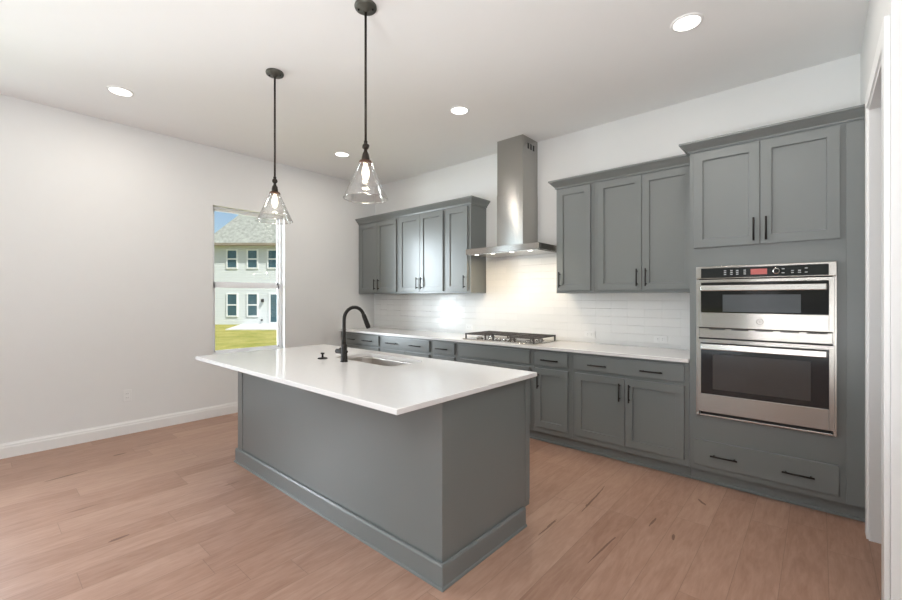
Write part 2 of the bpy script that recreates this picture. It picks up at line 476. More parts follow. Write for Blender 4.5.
def sweep(path, prof, z0, closed=False):
    """mitred sweep of (out, up) profile along an xy path; outward = right-hand side of travel"""
    m = MB(); b = bmesh.new()
    P = [Vector((p[0], p[1])) for p in path]
    rings = []
    n = len(P)
    for i in range(n):
        def nrm(a, c):
            d = (c - a).normalized(); return Vector((d.y, -d.x))
        if closed:
            n1, n2 = nrm(P[i - 1], P[i]), nrm(P[i], P[(i + 1) % n])
        else:
            n1 = nrm(P[i - 1], P[i]) if i > 0 else nrm(P[0], P[1])
            n2 = nrm(P[i], P[i + 1]) if i < n - 1 else n1
        mt = (n1 + n2).normalized(); k = 1.0 / max(0.3, mt.dot(n1))
        rings.append([b.verts.new((P[i].x + mt.x * o * k, P[i].y + mt.y * o * k, z0 + u)) for o, u in prof])
    q = len(prof)
    rng = range(n) if closed else range(n - 1)
    for i in rng:
        j = (i + 1) % n
        for k in range(q):
            b.faces.new((rings[i][k], rings[j][k], rings[j][(k + 1) % q], rings[i][(k + 1) % q]))
    if not closed:
        b.faces.new(rings[0][::-1]); b.faces.new(rings[-1])
    bmesh.ops.recalc_face_normals(b, faces=b.faces[:])
    return m.merge(b)

# ------------------------------------------------------------------ room shell
def wall_with_holes(fixed_axis, a0, a1, u0, u1, z0, z1, holes):
    """wall slab between a0..a1 on fixed axis, spanning u0..u1, with rectangular holes (u0,u1,z0,z1)"""
    m = MB()
    us = sorted({u0, u1, *[h[0] for h in holes], *[h[1] for h in holes]})
    for i in range(len(us) - 1):
        ua, ub = us[i], us[i + 1]
        hs = [h for h in holes if h[0] <= ua + 1e-6 and h[1] >= ub - 1e-6]
        zs = [(z0, z1)] if not hs else [(z0, hs[0][2]), (hs[0][3], z1)]
        for za, zb in zs:
            if zb - za < 1e-4: continue
            if fixed_axis == 'x': m.box(a0, a1, ua, ub, za, zb)
            else: m.box(ua, ub, a0, a1, za, zb)
    return m

struct(MB().box(XL - 0.15, XR + 0.12, YR - 0.15, YB + 0.15, -0.12, 0).build('floor', M['floor']))
struct(MB().box(XL - 0.15, XR + 0.12, YR - 0.15, YB + 0.15, H, H + 0.15).build('ceiling', M['ceiling']))
WY0, WY1, WZ0, WZ1 = 1.822, 2.683, 0.690, 2.437
struct(wall_with_holes('x', XL - 0.15, XL, YR - 0.15, YB + 0.15, -0.1, H, [(-1.05, -0.25, WZ0, WZ1), (WY0, WY1, WZ0, WZ1)]).build('wall_left', M['wall']))
struct(MB().box(XL, XR, YB, YB + 0.15, -0.1, H).build('wall_back', M['wall']))
DY0, DY1, DZ = 2.58, 3.35, 2.446
struct(wall_with_holes('x', XW, XW + 0.12, 2.47, YB, 0, H, [(DY0, DY1, 0, DZ)]).build('wall_right', M['wall']))
struct(MB().box(XW + 0.12, XR, 2.47, 2.59, 0, H).build('wall_passage', M['wall']))
struct(MB().box(XR, XR + 0.12, YR, YB, 0, H).build('wall_side', M['wall']))
struct(wall_with_holes('y', YR - 0.15, YR, XL, XR, -0.1, H, [(a, b, 0.3, 2.4) for a, b in REAR]).build('wall_rear', M['wall']))

bp = [(0, 0), (0.014, 0), (0.014, 0.088), (0.011, 0.096), (0.011, 0.108), (0.006, 0.120), (0.005, 0.1263), (0, 0.1263)]
struct(sweep([(XL, YB - 0.61), (XL, YR)], [(-o, u) for o, u in bp], 0).build('baseboard_left', M['trim']))
struct(sweep([(XL, YR), (XR, YR)], [(-o, u) for o, u in bp], 0).build('baseboard_rear', M['trim']))
# door casing and jamb on the right wall
cas = MB()
cas.box(XW - 0.019, XW, DY1, DY1 + 0.09, 0, DZ + 0.09, 0.002)
cas.box(XW - 0.019, XW, DY0 - 0.09, DY0, 0, DZ + 0.09, 0.002)
cas.box(XW - 0.019, XW, DY0, DY1, DZ, DZ + 0.09, 0.002)
cas.box(XW - 0.010, XW + 0.13, DY1 - 0.018, DY1 + 0.002, 0, DZ, 0.002)
cas.box(XW - 0.010, XW + 0.13, DY0 - 0.002, DY0 + 0.018, 0, DZ, 0.002)
cas.box(XW - 0.010, XW + 0.13, DY0, DY1, DZ - 0.018, DZ + 0.002, 0.002)
struct(cas.build('trim_1', M['trim']))

# windows in the left wall (single hung, drywall returns)
def hung_window(idx, y0, y1, z0, z1):
    o = Vector((XL, (y0 + y1) / 2, z0))
    r = bpy.data.objects.new('window_%d' % idx, None); COL.objects.link(r); r.location = o; ORG[r.name] = tuple(o)
    r['kind'] = 'structure'
    xo = XL - 0.135; zm = 1.512
    f = MB()
    fw = 0.032
    f.box(xo, xo + 0.06, y0, y0 + fw, z0, z1, 0.003); f.box(xo, xo + 0.06, y1 - fw, y1, z0, z1, 0.003)
    f.box(xo, xo + 0.06, y0 + fw, y1 - fw, z0, z0 + 0.04, 0.003); f.box(xo, xo + 0.06, y0 + fw, y1 - fw, z1 - 0.025, z1, 0.003)
    f.build('window_frame', M['vinyl'], r)
    sill = MB().box(XL - 0.135, XL + 0.008, y0 - 0.0, y1 + 0.0, z0 - 0.002, z0 + 0.014, 0.003)
    sill.build('window_sill', M['trim'], r)
    up = MB(); s = 0.020
    up.box(xo + 0.012, xo + 0.030, y0 + fw, y0 + fw + s, zm, z1 - 0.025); up.box(xo + 0.012, xo + 0.030, y1 - fw - s, y1 - fw, zm, z1 - 0.025)
    up.box(xo + 0.012, xo + 0.030, y0 + fw, y1 - fw, z1 - 0.025 - s, z1 - 0.025); up.box(xo + 0.012, xo + 0.030, y0 + fw, y1 - fw, zm, zm + 0.048)
    us = up.build('upper_sash', M['vinyl'], r)
    lo = MB()
    lo.box(xo + 0.032, xo + 0.052, y0 + fw, y0 + fw + s, z0 + 0.04, zm + 0.02); lo.box(xo + 0.032, xo + 0.052, y1 - fw - s, y1 - fw, z0 + 0.04, zm + 0.02)
    lo.box(xo + 0.032, xo + 0.052, y0 + fw, y1 - fw, z0 + 0.04, z0 + 0.04 + s); lo.box(xo + 0.032, xo + 0.052, y0 + fw, y1 - fw, zm - 0.022, zm + 0.02)
    ls = lo.build('lower_sash', M['vinyl'], r)
    MB().box(xo + 0.019, xo + 0.023, y0 + fw + s, y1 - fw - s, zm + 0.048, z1 - 0.025 - s).build('pane', M['pane'], us)
    MB().box(xo + 0.040, xo + 0.044, y0 + fw + s, y1 - fw - s, z0 + 0.04 + s, zm - 0.022).build('pane', M['pane'], ls)
hung_window(1, WY0, WY1, WZ0, WZ1)

# ------------------------------------------------------------------ outside: lawn, patio, neighbouring house
GZ = -0.48
def hp(a, d, z): return Vector((0, 0, 0)) + RT * a + FW * d + Vector((0, 0, z))
lw = MB(); lw.box(-90, XL - 0.16, -60, 90, GZ - 0.3, GZ)
struct(lw.build('lawn', M['lawn']))
pt = MB().poly([hp(-12.9, 24.0, GZ), hp(-7.5, 24.0, GZ), hp(-7.5, 28.98, GZ), hp(-14.4, 28.98, GZ)], (0, 0, 0.05))
tag(pt.build('patio_slab', M['concrete']), 'pale concrete patio slab on the lawn at the foot of the neighbouring house', 'patio')

HD = 29.0
def hx(u): return (u - 451) * HD / 419.8
def hz(v): return 1.37 + (297.75 - v) * HD / 419.8
hs = thing('neighbor_house', 'two-storey house with pale lap siding and grey shingle roof outside the window', 'house', tuple(hp(hx(213.5), HD, GZ)))
HR = Matrix.Rotation(YAW, 4, 'Z')
def hbox(m, a0, a1, d0, d1, z0, z1, bev=0):
    return m.box(a0, a1, d0, d1, z0, z1, bev, 2, HR)
A0, A1 = hx(213.8), hx(213.8) + 13
EZ = hz(246.0)
hbox(MB(), A0, A1, HD, HD + 9, GZ, EZ).build('siding_wall', M['siding'], hs)
e = 0.50
def hip(z, o, run, pitch):
    b = bmesh.new()
    a0, a1, d0, d1 = A0 - o, A1 + o, HD - o, HD + 9 + o
    base = [hp(a0, d0, z), hp(a1, d0, z), hp(a1, d1, z), hp(a0, d1, z)]
    top = [hp(a0 + run, d0 + run, z + run * pitch), hp(a1 - run, d0 + run, z + run * pitch), hp(a1 - run, d1 - run, z + run * pitch), hp(a0 + run, d1 - run, z + run * pitch)]
    B = [b.verts.new(p) for p in base]; T = [b.verts.new(p) for p in top]
    for k in range(4): b.faces.new((B[k], B[(k + 1) % 4], T[(k + 1) % 4], T[k]))
    b.faces.new(T); b.faces.new(B[::-1])
    bmesh.ops.recalc_face_normals(b, faces=b.faces[:])
    return MB().merge(b)
hip(EZ + 0.16, e, 4.4, 1.35).build('roof', M['shingle'], hs)
hbox(MB(), A0 - e, A1 + e, HD - e, HD + 9 + e, EZ, EZ + 0.16).build('eave', M['fascia'], hs)
def house_window(u0, u1, v0, v1):
    a0, a1, z1, z0 = hx(u0), hx(u1), hz(v0), hz(v1)
    f = MB(); t = 0.09
    hbox(f, a0 - t, a0, HD - 0.06, HD, z0 - t, z1 + t); hbox(f, a1, a1 + t, HD - 0.06, HD, z0 - t, z1 + t)
    hbox(f, a0, a1, HD - 0.06, HD, z1, z1 + t); hbox(f, a0, a1, HD - 0.06, HD, z0 - t, z0)
    hbox(f, a0, a1, HD - 0.05, HD, (z0 + z1) / 2 - 0.045, (z0 + z1) / 2 + 0.045)
    w = f.build('window', M['house_trim'], hs)
    hbox(MB(), a0, a1, HD - 0.025, HD, z0, z1).build('pane', M['house_glass'], w)
for u in (227.8, 248.2, 268.6): house_window(u, u + 8.9, 250.6, 267.5)
for u in (227.8, 248.2): house_window(u, u + 9.0, 294.3, 315.5)
hbox(MB(), hx(268.8), hx(283), HD - 0.05, HD, hz(324.2), hz(292.5)).build('patio_door', M['house_trim'], hs)
hbox(MB(), hx(271.0), hx(281), HD - 0.06, HD, hz(322), hz(294.5)).build('door_glass', M['house_glass'], hs)
hbox(MB(), hx(262.2), hx(264), HD - 0.2, HD, hz(302), hz(299)).build('wall_lantern', M['black'], hs)
hbox(MB(), hx(261.6), hx(262.8), HD - 0.15, HD, hz(320.6), hz(319.4)).build('hose_tap', M['black'], hs)

# ------------------------------------------------------------------ base cabinets
YF = YB - 0.61          # face of the base carcasses
CT = 0.885              # carcass top
def base_cabinet(x0, x1, label, drawer, pulls, doors, dpulls, group='base cabinets under the back worktop'):
    t = thing('base_cabinet', label, 'cabinet', ((x0 + x1) / 2, YF + 0.3, 0.1), group)
    MB().box(x0 + 0.0005, x1 - 0.0005, YF, YB - 0.001, 0.10, CT, 0.001, 1).build('carcass', M['cab'], t)
    if drawer:
        d = slab(drawer[0], drawer[1], 0.735, 0.862, YF).build('drawer_front', M['cab'], t)
        for a, b in pulls: pull_h(a, b, 0.789, YF - 0.02).build('handle', M['black'], d)
    for (a, b), hxp in zip(doors, dpulls):
        d = shaker(a, b, 0.153, 0.705, YF).build('door', M['cab'], t)
        pull_v(hxp, 0.518, 0.665, YF - 0.02).build('handle', M['black'], d)
    return t
base_cabinet(XL + 0.001, -4.322, 'grey base cabinet in the left corner against the side wall, wide two-pull drawer', (-5.19, -4.365), [(-5.02, -4.86), (-4.69, -4.48)],
             [(-5.19, -4.780), (-4.775, -4.365)], [-4.82, -4.735])
base_cabinet(-4.322, -3.401, 'second grey base cabinet from the side wall, wide drawer with two black pulls', (-4.277, -3.434), [(-4.19, -4.0), (-3.75, -3.56)],
             [(-4.277, -3.858), (-3.853, -3.434)], [-3.90, -3.81])
base_cabinet(-3.401, -3.008, 'narrow grey base cabinet just left of the gas cooktop cabinet', (-3.368, -3.046), [(-3.31, -3.13)],
             [(-3.368, -3.046)], [-3.085])
base_cabinet(-3.008, -2.061, 'wide grey base cabinet directly under the gas cooktop, plain front without drawer pulls', (-2.97, -2.092), [],
             [(-2.97, -2.533), (-2.529, -2.092)], [-2.575, -2.487])
base_cabinet(-2.061, -1.664, 'narrow grey base cabinet with one drawer and one door just right of the cooktop', (-2.031, -1.700), [(-1.956, -1.783)],
             [(-2.031, -1.700)], [-1.993])
base_cabinet(-1.664, -0.7305, 'wide grey base cabinet beside the oven tower, two-pull drawer above two doors', (-1.632, -0.764), [(-1.503, -1.343), (-1.073, -0.908)],
             [(-1.632, -1.200), (-1.196, -0.764)], [-1.237, -1.159])

tk = MB().box(XL + 0.001, -0.7295, YF + 0.055, YF + 0.075, 0, 0.0995, 0.001, 1)
tk.box(XL + 0.001, -0.7295, YF + 0.043, YF + 0.055, 0, 0.018, 0.003, 2)
tag(tk.build('toe_kick', M['cab']), 'long dark grey toe kick board under the row of base cabinets', 'toe kick')

# back worktop
wt = MB().box(XL + 0.001, -0.7305, YB - 0.648, YB - 0.001, CT + 0.0005, 0.9125, 0.0025, 2)
tag(wt.build('worktop', M['quartz']), 'long white quartz worktop running along the back wall', 'worktop')

# tile backsplash
ts = MB().box(XL + 0.001, -0.7305, YB - 0.009, YB - 0.0005, 0.913, 1.414)
ts.box(-3.066, -1.977, YB - 0.009, YB - 0.0005, 1.414, 1.90)
tag(ts.build('tile_backsplash', M['tile']), 'glossy white subway tile backsplash between the worktop and wall cabinets', 'backsplash')

# ------------------------------------------------------------------ wall cabinets
YU = YB - 0.305
UZ0, UZ1 = 1.413, 2.470
def wall_cabinet(x0, x1, label, doors, pulls, dz=0.0, group='wall cabinets over the back worktop', side=None):
    t = thing('wall_cabinet', label, 'cabinet', ((x0 + x1) / 2, YU + 0.15, UZ0), group)
    MB().box(x0 + 0.0005, x1 - 0.0005, YU, YB - 0.001, UZ0 + 0.002 + dz, UZ1 + dz, 0.001, 1).build('carcass', M['cab'], t)
    for (a, b), h in zip(doors, pulls):
        d = shaker(a, b, 1.440 + dz, 2.436 + dz, YU).build('door', M['cab'], t)
        pull_v(h, 1.470 + dz, 1.622 + dz, YU - 0.02).build('handle', M['black'], d)
wall_cabinet(XL + 0.001, -4.331, 'grey two-door wall cabinet in the corner against the window wall', [(-5.175, -4.775), (-4.771, -4.365)], [-4.815, -4.731], 0.012)
wall_cabinet(-4.331, -3.469, 'grey two-door wall cabinet in the middle of the left run', [(-4.302, -3.902), (-3.898, -3.498)], [-3.942, -3.858], 0.012)
wall_cabinet(-3.469, -3.068, 'narrow single-door grey wall cabinet immediately left of the range hood', [(-3.440, -3.107)], [-3.145], 0.012)
wall_cabinet(-1.975, -1.585, 'narrow single-door grey wall cabinet immediately right of the range hood', [(-1.956, -1.620)], [-1.925])
wall_cabinet(-1.585, -0.7305, 'grey two-door wall cabinet beside the tall oven tower', [(-1.551, -1.160), (-1.156, -0.765)], [-1.195, -1.121])

crown = [(0, 0), (0.010, 0), (0.012, 0.012), (0.018, 0.020), (0.036, 0.040), (0.050, 0.054), (0.054, 0.060), (0.061, 0.063), (0.061, 0.078), (0, 0.078)]
c1 = sweep([(XL + 0.001, YU - 0.0005), (-3.0675, YU - 0.0005), (-3.0675, YB - 0.001)], crown, 2.470)
tag(c1.build('crown_moulding', M['cab']), 'grey crown moulding on top of the wall cabinets left of the hood', 'moulding')
c2 = sweep([(-1.9755, YB - 0.001), (-1.9755, YU - 0.0005), (-0.7905, YU - 0.0005)], crown, 2.452)
tag(c2.build('crown_moulding', M['cab']), 'grey crown moulding on top of the wall cabinets right of the hood', 'moulding')

# ------------------------------------------------------------------ tall oven cabinet
TX0, TX1 = -0.729, XW - 0.001
OX0, OX1, OZ0, OZ1 = -0.683, 0.083, 0.510, 1.596
tc_ = thing('oven_cabinet', 'tall grey cabinet tower housing the double wall oven beside the right doorway', 'cabinet', ((TX0 + TX1) / 2, YF + 0.3, 0))
body = MB()
body.box(TX0, OX0 + 0.01, YF, YB - 0.001, 0.10, 2.47)
body.box(OX1 - 0.01, TX1, YF, YB - 0.001, 0.10, 2.47)
body.box(OX0 + 0.01, OX1 - 0.01, YF, YB - 0.001, 0.10, OZ0 + 0.01)
body.box(OX0 + 0.01, OX1 - 0.01, YF, YB - 0.001, OZ1 - 0.01, 2.47)
body.box(OX0 + 0.01, OX1 - 0.01, YB - 0.03, YB - 0.001, OZ0 + 0.01, OZ1 - 0.01)
body.build('carcass', M['cab'], tc_)
MB().box(0.125, TX1, YF - 0.004, YF, 0.101, 2.45, 0.001, 1).build('filler_strip', M['cab'], tc_)
for a, b, h in ((-0.702, -0.304, -0.336), (-0.300, 0.097, -0.268)):
    d = shaker(a, b, 1.737, 2.434, YF, stile=0.060).build('door', M['cab'], tc_)
    pull_v(h, 1.760, 1.916, YF - 0.02).build('handle', M['black'], d)
d = slab(-0.698, 0.093, 0.143, 0.328, YF).build('drawer_front', M['cab'], tc_)
pull_h(-0.590, -0.428, 0.231, YF - 0.02).build('handle', M['black'], d)
pull_h(-0.185, -0.021, 0.229, YF - 0.02).build('handle', M['black'], d)
tkk = MB().box(TX0, TX1, YF + 0.055, YF + 0.075, 0, 0.0995, 0.001, 1)
tkk.box(TX0, TX1, YF + 0.043, YF + 0.055, 0, 0.018, 0.003, 2)
tkk.build('toe_kick', M['cab'], tc_)
sweep([(TX0 - 0.0005, YU - 0.064), (TX0 - 0.0005, YF - 0.0005), (TX1, YF - 0.0005)], [(o, u * 0.86) for o, u in crown], 2.450).build('crown_moulding', M['cab'], tc_)

# ------------------------------------------------------------------ wall oven
ov = thing('wall_oven', 'stainless steel double wall oven with microwave above, set into the grey tower', 'oven', ((OX0 + OX1) / 2, YF, OZ0))
YO = YF - 0.028
MB().box(OX0 + 0.02, OX1 - 0.02, YF - 0.004, YF + 0.5, OZ0 + 0.02, OZ1 - 0.02).build('oven_body', M['dark_vent'], ov)
fr = MB()
fr.box(OX0, OX0 + 0.02, YO, YF - 0.001, OZ0, OZ1, 0.002)
fr.box(OX1 - 0.02, OX1, YO, YF - 0.001, OZ0, OZ1, 0.002)
fr.box(OX0 + 0.02, OX1 - 0.02, YO + 0.004, YF - 0.001, OZ0, OZ0 + 0.012, 0.002)
fr.box(OX0 + 0.02, OX1 - 0.02, YO + 0.002, YF - 0.001, 1.080, 1.150, 0.002)
fr.build('trim_frame', M['steel'], ov)
cp = MB().box(OX0 + 0.001, OX1 - 0.001, YO - 0.012, YF - 0.006, 1.506, OZ1 - 0.001, 0.003).build('control_panel', M['steel'], ov)
MB().box(-0.648, 0.045, YO - 0.0140, YO - 0.010, 1.512, 1.582, 0.001, 1).build('glass_strip', M['panel'], cp)
MB().box(-0.352, -0.262, YO - 0.0150, YO - 0.0135, 1.528, 1.566).build('display', M['display'], cp)
kb = MB(); kb.lathe((0, 0, 0), [(0.0, 0.012), (0.017, 0.012), (0.021, 0.008), (0.021, 0)], 28)
bmesh.ops.transform(kb.bm, matrix=Matrix.Translation((-0.213, YO - 0.014, 1.547)) @ Matrix.Rotation(PI / 2, 4, 'X'), verts=kb.bm.verts)
kb.build('dial', M['steel_bright'], cp)
kc = MB().cyl((-0.213, YO - 0.0265, 1.547), 0.014, 0.002, 'y', 24); kc.build('dial_face', M['panel'], cp)
for gx in (-0.500, -0.462, -0.428, -0.385, -0.178, -0.130, -0.095, -0.062):
    for gz in (1.534, 1.547, 1.560):
        if random.random() < 0.7:
            MB().box(gx - 0.007, gx + 0.007, YO - 0.0146, YO - 0.0138, gz - 0.0022, gz + 0.0022).build('button_print', M['print'], cp)


def bow(x0, x1, z0, z1, y0, y1):
    return MB().box(x0, x1, y0, y1, z0, z1, 0.006, 3)
def oven_door(z0, z1, gz0, gz1, wz0, wz1, wx0, wx1, hz0, hz1, litemat, name):
    dd = MB()
    ya, yb = YO - 0.016, YF - 0.006
    X0, X1 = OX0 + 0.012, OX1 - 0.012
    g0, g1 = -0.648, 0.045
    dd.box(X0, g0, ya, yb, z0, z1, 0.002); dd.box(g1, X1, ya, yb, z0, z1, 0.002)
    dd.box(g0 - 0.001, g1 + 0.001, ya, yb, z0, gz0, 0.002); dd.box(g0 - 0.001, g1 + 0.001, ya, yb, gz1, z1, 0.002)
    o = dd.build(name, M['steel'], ov)
    gp = MB().box(g0, g1, ya + 0.001, yb - 0.002, gz0, gz1).build('door_glass', M['panel'], o)
    MB().box(wx0, wx1, ya + 0.0004, ya + 0.002, wz0, wz1).build('viewing_window', litemat, o)
    h = bow(g0 + 0.004, g1 - 0.008, hz0, hz1, ya - 0.050, ya - 0.036)
    for hx_ in (g0 + 0.03, g1 - 0.035): h.box(hx_ - 0.012, hx_ + 0.012, ya - 0.038, ya + 0.003, hz0 + 0.004, hz1 - 0.004, 0.002)
    h.build('handle', M['steel_bright'], o)
    return o
md = oven_door(1.156, 1.500, 1.263, 1.478, 1.272, 1.392, -0.514, -0.088, 1.418, 1.458, M['micro_lite'], 'microwave_door')
ld = oven_door(0.545, 1.072, 0.676, 1.045, 0.715, 0.965, -0.575, -0.040, 1.000, 1.040, M['panel_lite'], 'oven_door')
# round maker's emblem under the microwave glass
em = MB(); yE = YO - 0.0175
em.tube([(-0.301 + 0.018 * math.cos(a * PI / 12), yE, 1.208 + 0.018 * math.sin(a * PI / 12)) for a in range(25)], 0.0016, 8)
for s in (-1, 1):
    em.tube([(-0.301 + s * (0.006 + 0.005 * math.cos(a)), yE, 1.208 + 0.007 * math.sin(a)) for a in [k * PI / 8 for k in range(13)]], 0.0011, 6)
em.build('emblem', M['bronze'], ov)
for k in range(5): MB().box(-0.60 + k * 0.135, -0.50 + k * 0.135, YO + 0.0005, YO + 0.003, 1.141, 1.147).build('vent_slot', M['dark_vent'], ov)
MB().box(OX0 + 0.03, OX1 - 0.03, YO + 0.006, YO + 0.016, OZ0 + 0.013, 0.543).build('lower_vent', M['dark_vent'], ov)

# ------------------------------------------------------------------ range hood
HXC = -2.525
hd = thing('range_hood', 'stainless steel chimney range hood on the wall above the gas cooktop', 'range hood', (HXC, YB - 0.25, 1.85))
cn = MB().box(HXC - 0.463, HXC + 0.463, YB - 0.50, YB - 0.010, 1.853, 1.915, 0.002)
cn.build('canopy', M['steel'], hd)
un = MB().box(HXC - 0.44, HXC + 0.44, YB - 0.48, YB - 0.03, 1.846, 1.8528); un.build('filter_panel', M['steel_bright'], hd)
for k in (-0.34, -0.12, 0.12, 0.34):
    MB().cyl((HXC + k, YB - 0.455, 1.845), 0.022, 0.006, 'z', 20).build('hood_light', M['diffuser'], hd)
ch = MB()
ch.box(HXC - 0.168, HXC + 0.168, YB - 0.313, YB - 0.001, 1.9155, 2.50, 0.002)
ch.build('chimney', M['steel_v'], hd)
c2_ = MB().box(HXC - 0.165, HXC + 0.165, YB - 0.310, YB - 0.001, 2.5005, H - 0.001, 0.002)
uc = c2_.build('upper_chimney', M['steel_v'], hd)
for k in range(3):
    y = YB - 0.215 + k * 0.055
    MB().box(HXC + 0.1648, HXC + 0.1665, y, y + 0.030, H - 0.125, H - 0.065, 0.0005, 1).build('vent_slot', M['dark_vent'], uc)

# ------------------------------------------------------------------ cooktop
ck = thing('gas_cooktop', 'stainless gas cooktop with dark grates set in the back worktop under the hood', 'cooktop', (HXC, YB - 0.33, 0.9125))
CY0, CY1 = YB - 0.565, YB - 0.075
MB().box(HXC - 0.455, HXC + 0.455, CY0, CY1, 0.9128, 0.921, 0.003).build('cooktop_plate', M['steel'], ck)
bpos = [(-0.31, 0.13, 0.040), (-0.31, 0.36, 0.032), (0, 0.29, 0.055), (0.31, 0.13, 0.036), (0.31, 0.36, 0.045)]
for bx, by, r in bpos:
    q = MB(); q.cyl((HXC + bx, CY0 + by, 0.926), r, 0.010, 'z', 28, bev=0.002); b_ = q.build('burner', M['steel_bright'], ck)
    MB().cyl((HXC + bx, CY0 + by, 0.935), r * 0.72, 0.008, 'z', 28, bev=0.002).build('burner_cap', M['iron'], b_)
for gx0, gx1, gy0 in ((-0.435, -0.155, 0.02), (-0.145, 0.145, 0.13), (0.155, 0.435, 0.02)):
    g = MB(); gy1 = 0.47; w = 0.006; za, zb = 0.964, 0.978
    X0, X1 = HXC + gx0, HXC + gx1; Y0, Y1 = CY0 + gy0, CY0 + gy1
    g.box(X0, X1, Y0, Y0 + 2 * w, za, zb, 0.002); g.box(X0, X1, Y1 - 2 * w, Y1, za, zb, 0.002)
    g.box(X0, X0 + 2 * w, Y0, Y1, za, zb, 0.002); g.box(X1 - 2 * w, X1, Y0, Y1, za, zb, 0.002)
    xm = (X0 + X1) / 2; ym = (Y0 + Y1) / 2
    g.box(xm - w / 1.5, xm + w / 1.5, Y0, Y1, za + 0.002, zb, 0.0015)
    for fy in (0.28, 0.5, 0.72):
        yy = Y0 + (Y1 - Y0) * fy
        g.box(X0, X1, yy - w / 1.5, yy + w / 1.5, za + 0.002, zb, 0.0015)
    for fx_ in (X0 + 0.008, X1 - 0.008):
        for fy_ in (Y0 + 0.008, Y1 - 0.008): g.box(fx_ - 0.007, fx_ + 0.007, fy_ - 0.007, fy_ + 0.007, 0.921, za + 0.002, 0.001, 1)
    g.build('grate', M['iron'], ck)
for k in range(5):
    x = HXC - 0.11 + k * 0.055
    MB().cyl((x, CY0 + 0.055 + (0.02 if k % 2 else 0), 0.933), 0.017, 0.024, 'z', 20, bev=0.003).build('knob', M['steel_bright'], ck)

# ------------------------------------------------------------------ island
IX0, IX1, IY0, IY1 = -3.652, -1.343, 1.468, 2.262
isl = thing('kitchen_island', 'large blue-grey kitchen island with panelled sides in the middle of the room', 'island', ((IX0 + IX1) / 2, (IY0 + IY1) / 2, 0))
ib = MB()
ib.box(IX0, IX1, IY0, IY0 + 0.02, 0.0, CT); ib.box(IX0, IX0 + 0.02, IY0 + 0.02, IY1, 0.10, CT)
ib.box(IX1 - 0.02, IX1, IY0 + 0.02, IY1, 0.10, CT); ib.box(IX0 + 0.02, IX1 - 0.02, IY1 - 0.02, IY1, 0.10, CT)
ib.box(IX0, IX1, IY0 + 0.02, IY1 - 0.065, 0.0, 0.10)
ib.build('carcass', M['cab'], isl)
st = MB()
st.box(IX0 - 0.004, IX0 + 0.085, IY0 - 0.004, IY0, 0.0, CT, 0.001, 1)
st.build('corner_trim', M['cab'], isl)
MB().box(IX1, IX1 + 0.0035, IY1 - 0.05, IY1, 0.135, CT, 0.001, 1).build('end_stile', M['cab'], isl)
ibp = [(0, 0), (0.014, 0), (0.014, 0.104), (0.009, 0.114), (0, 0.116)]
sh = [(0.0141, 0), (0.023, 0), (0.023, 0.005), (0.020, 0.011), (0.0141, 0.013)]
path = [(IX0, IY1 - 0.07), (IX0, IY0), (IX1, IY0), (IX1, IY1 - 0.07)]
def off(p, d): return p
path2 = [(IX0 - 0.0045, IY1 - 0.07), (IX0 - 0.0045, IY0 - 0.0045), (IX1 + 0.0045, IY0 - 0.0045), (IX1 + 0.0045, IY1 - 0.07)]
sweep(path2, ibp, 0).build('baseboard', M['cab'], isl)
sweep(path2, sh, 0).build('shoe_moulding', M['cab'], isl)
# kitchen side of the island: doors facing the range
mods = [(-3.63, -3.10, 1), (-3.09, -2.14, 2), (-2.13, -1.36, 2)]
for a, b, nd in mods:
    w = (b - a - 0.03) / nd
    for k in range(nd):
        xa = a + 0.015 + k * w; xb = xa + w - 0.004
        d = shaker(xa, xb, 0.153, 0.705, IY1, 1).build('door', M['cab'], isl)
        hxp = xb - 0.04 if (k == 0) else xa + 0.04
        pull_v(hxp, 0.518, 0.665, IY1 + 0.02, 1).build('handle', M['black'], d)
    d = slab(a + 0.015, b - 0.015, 0.735, 0.862, IY1, 1).build('drawer_front', M['cab'], isl)
    pull_h((a + b) / 2 - 0.08, (a + b) / 2 + 0.08, 0.789, IY1 + 0.02, 1).build('handle', M['black'], d)

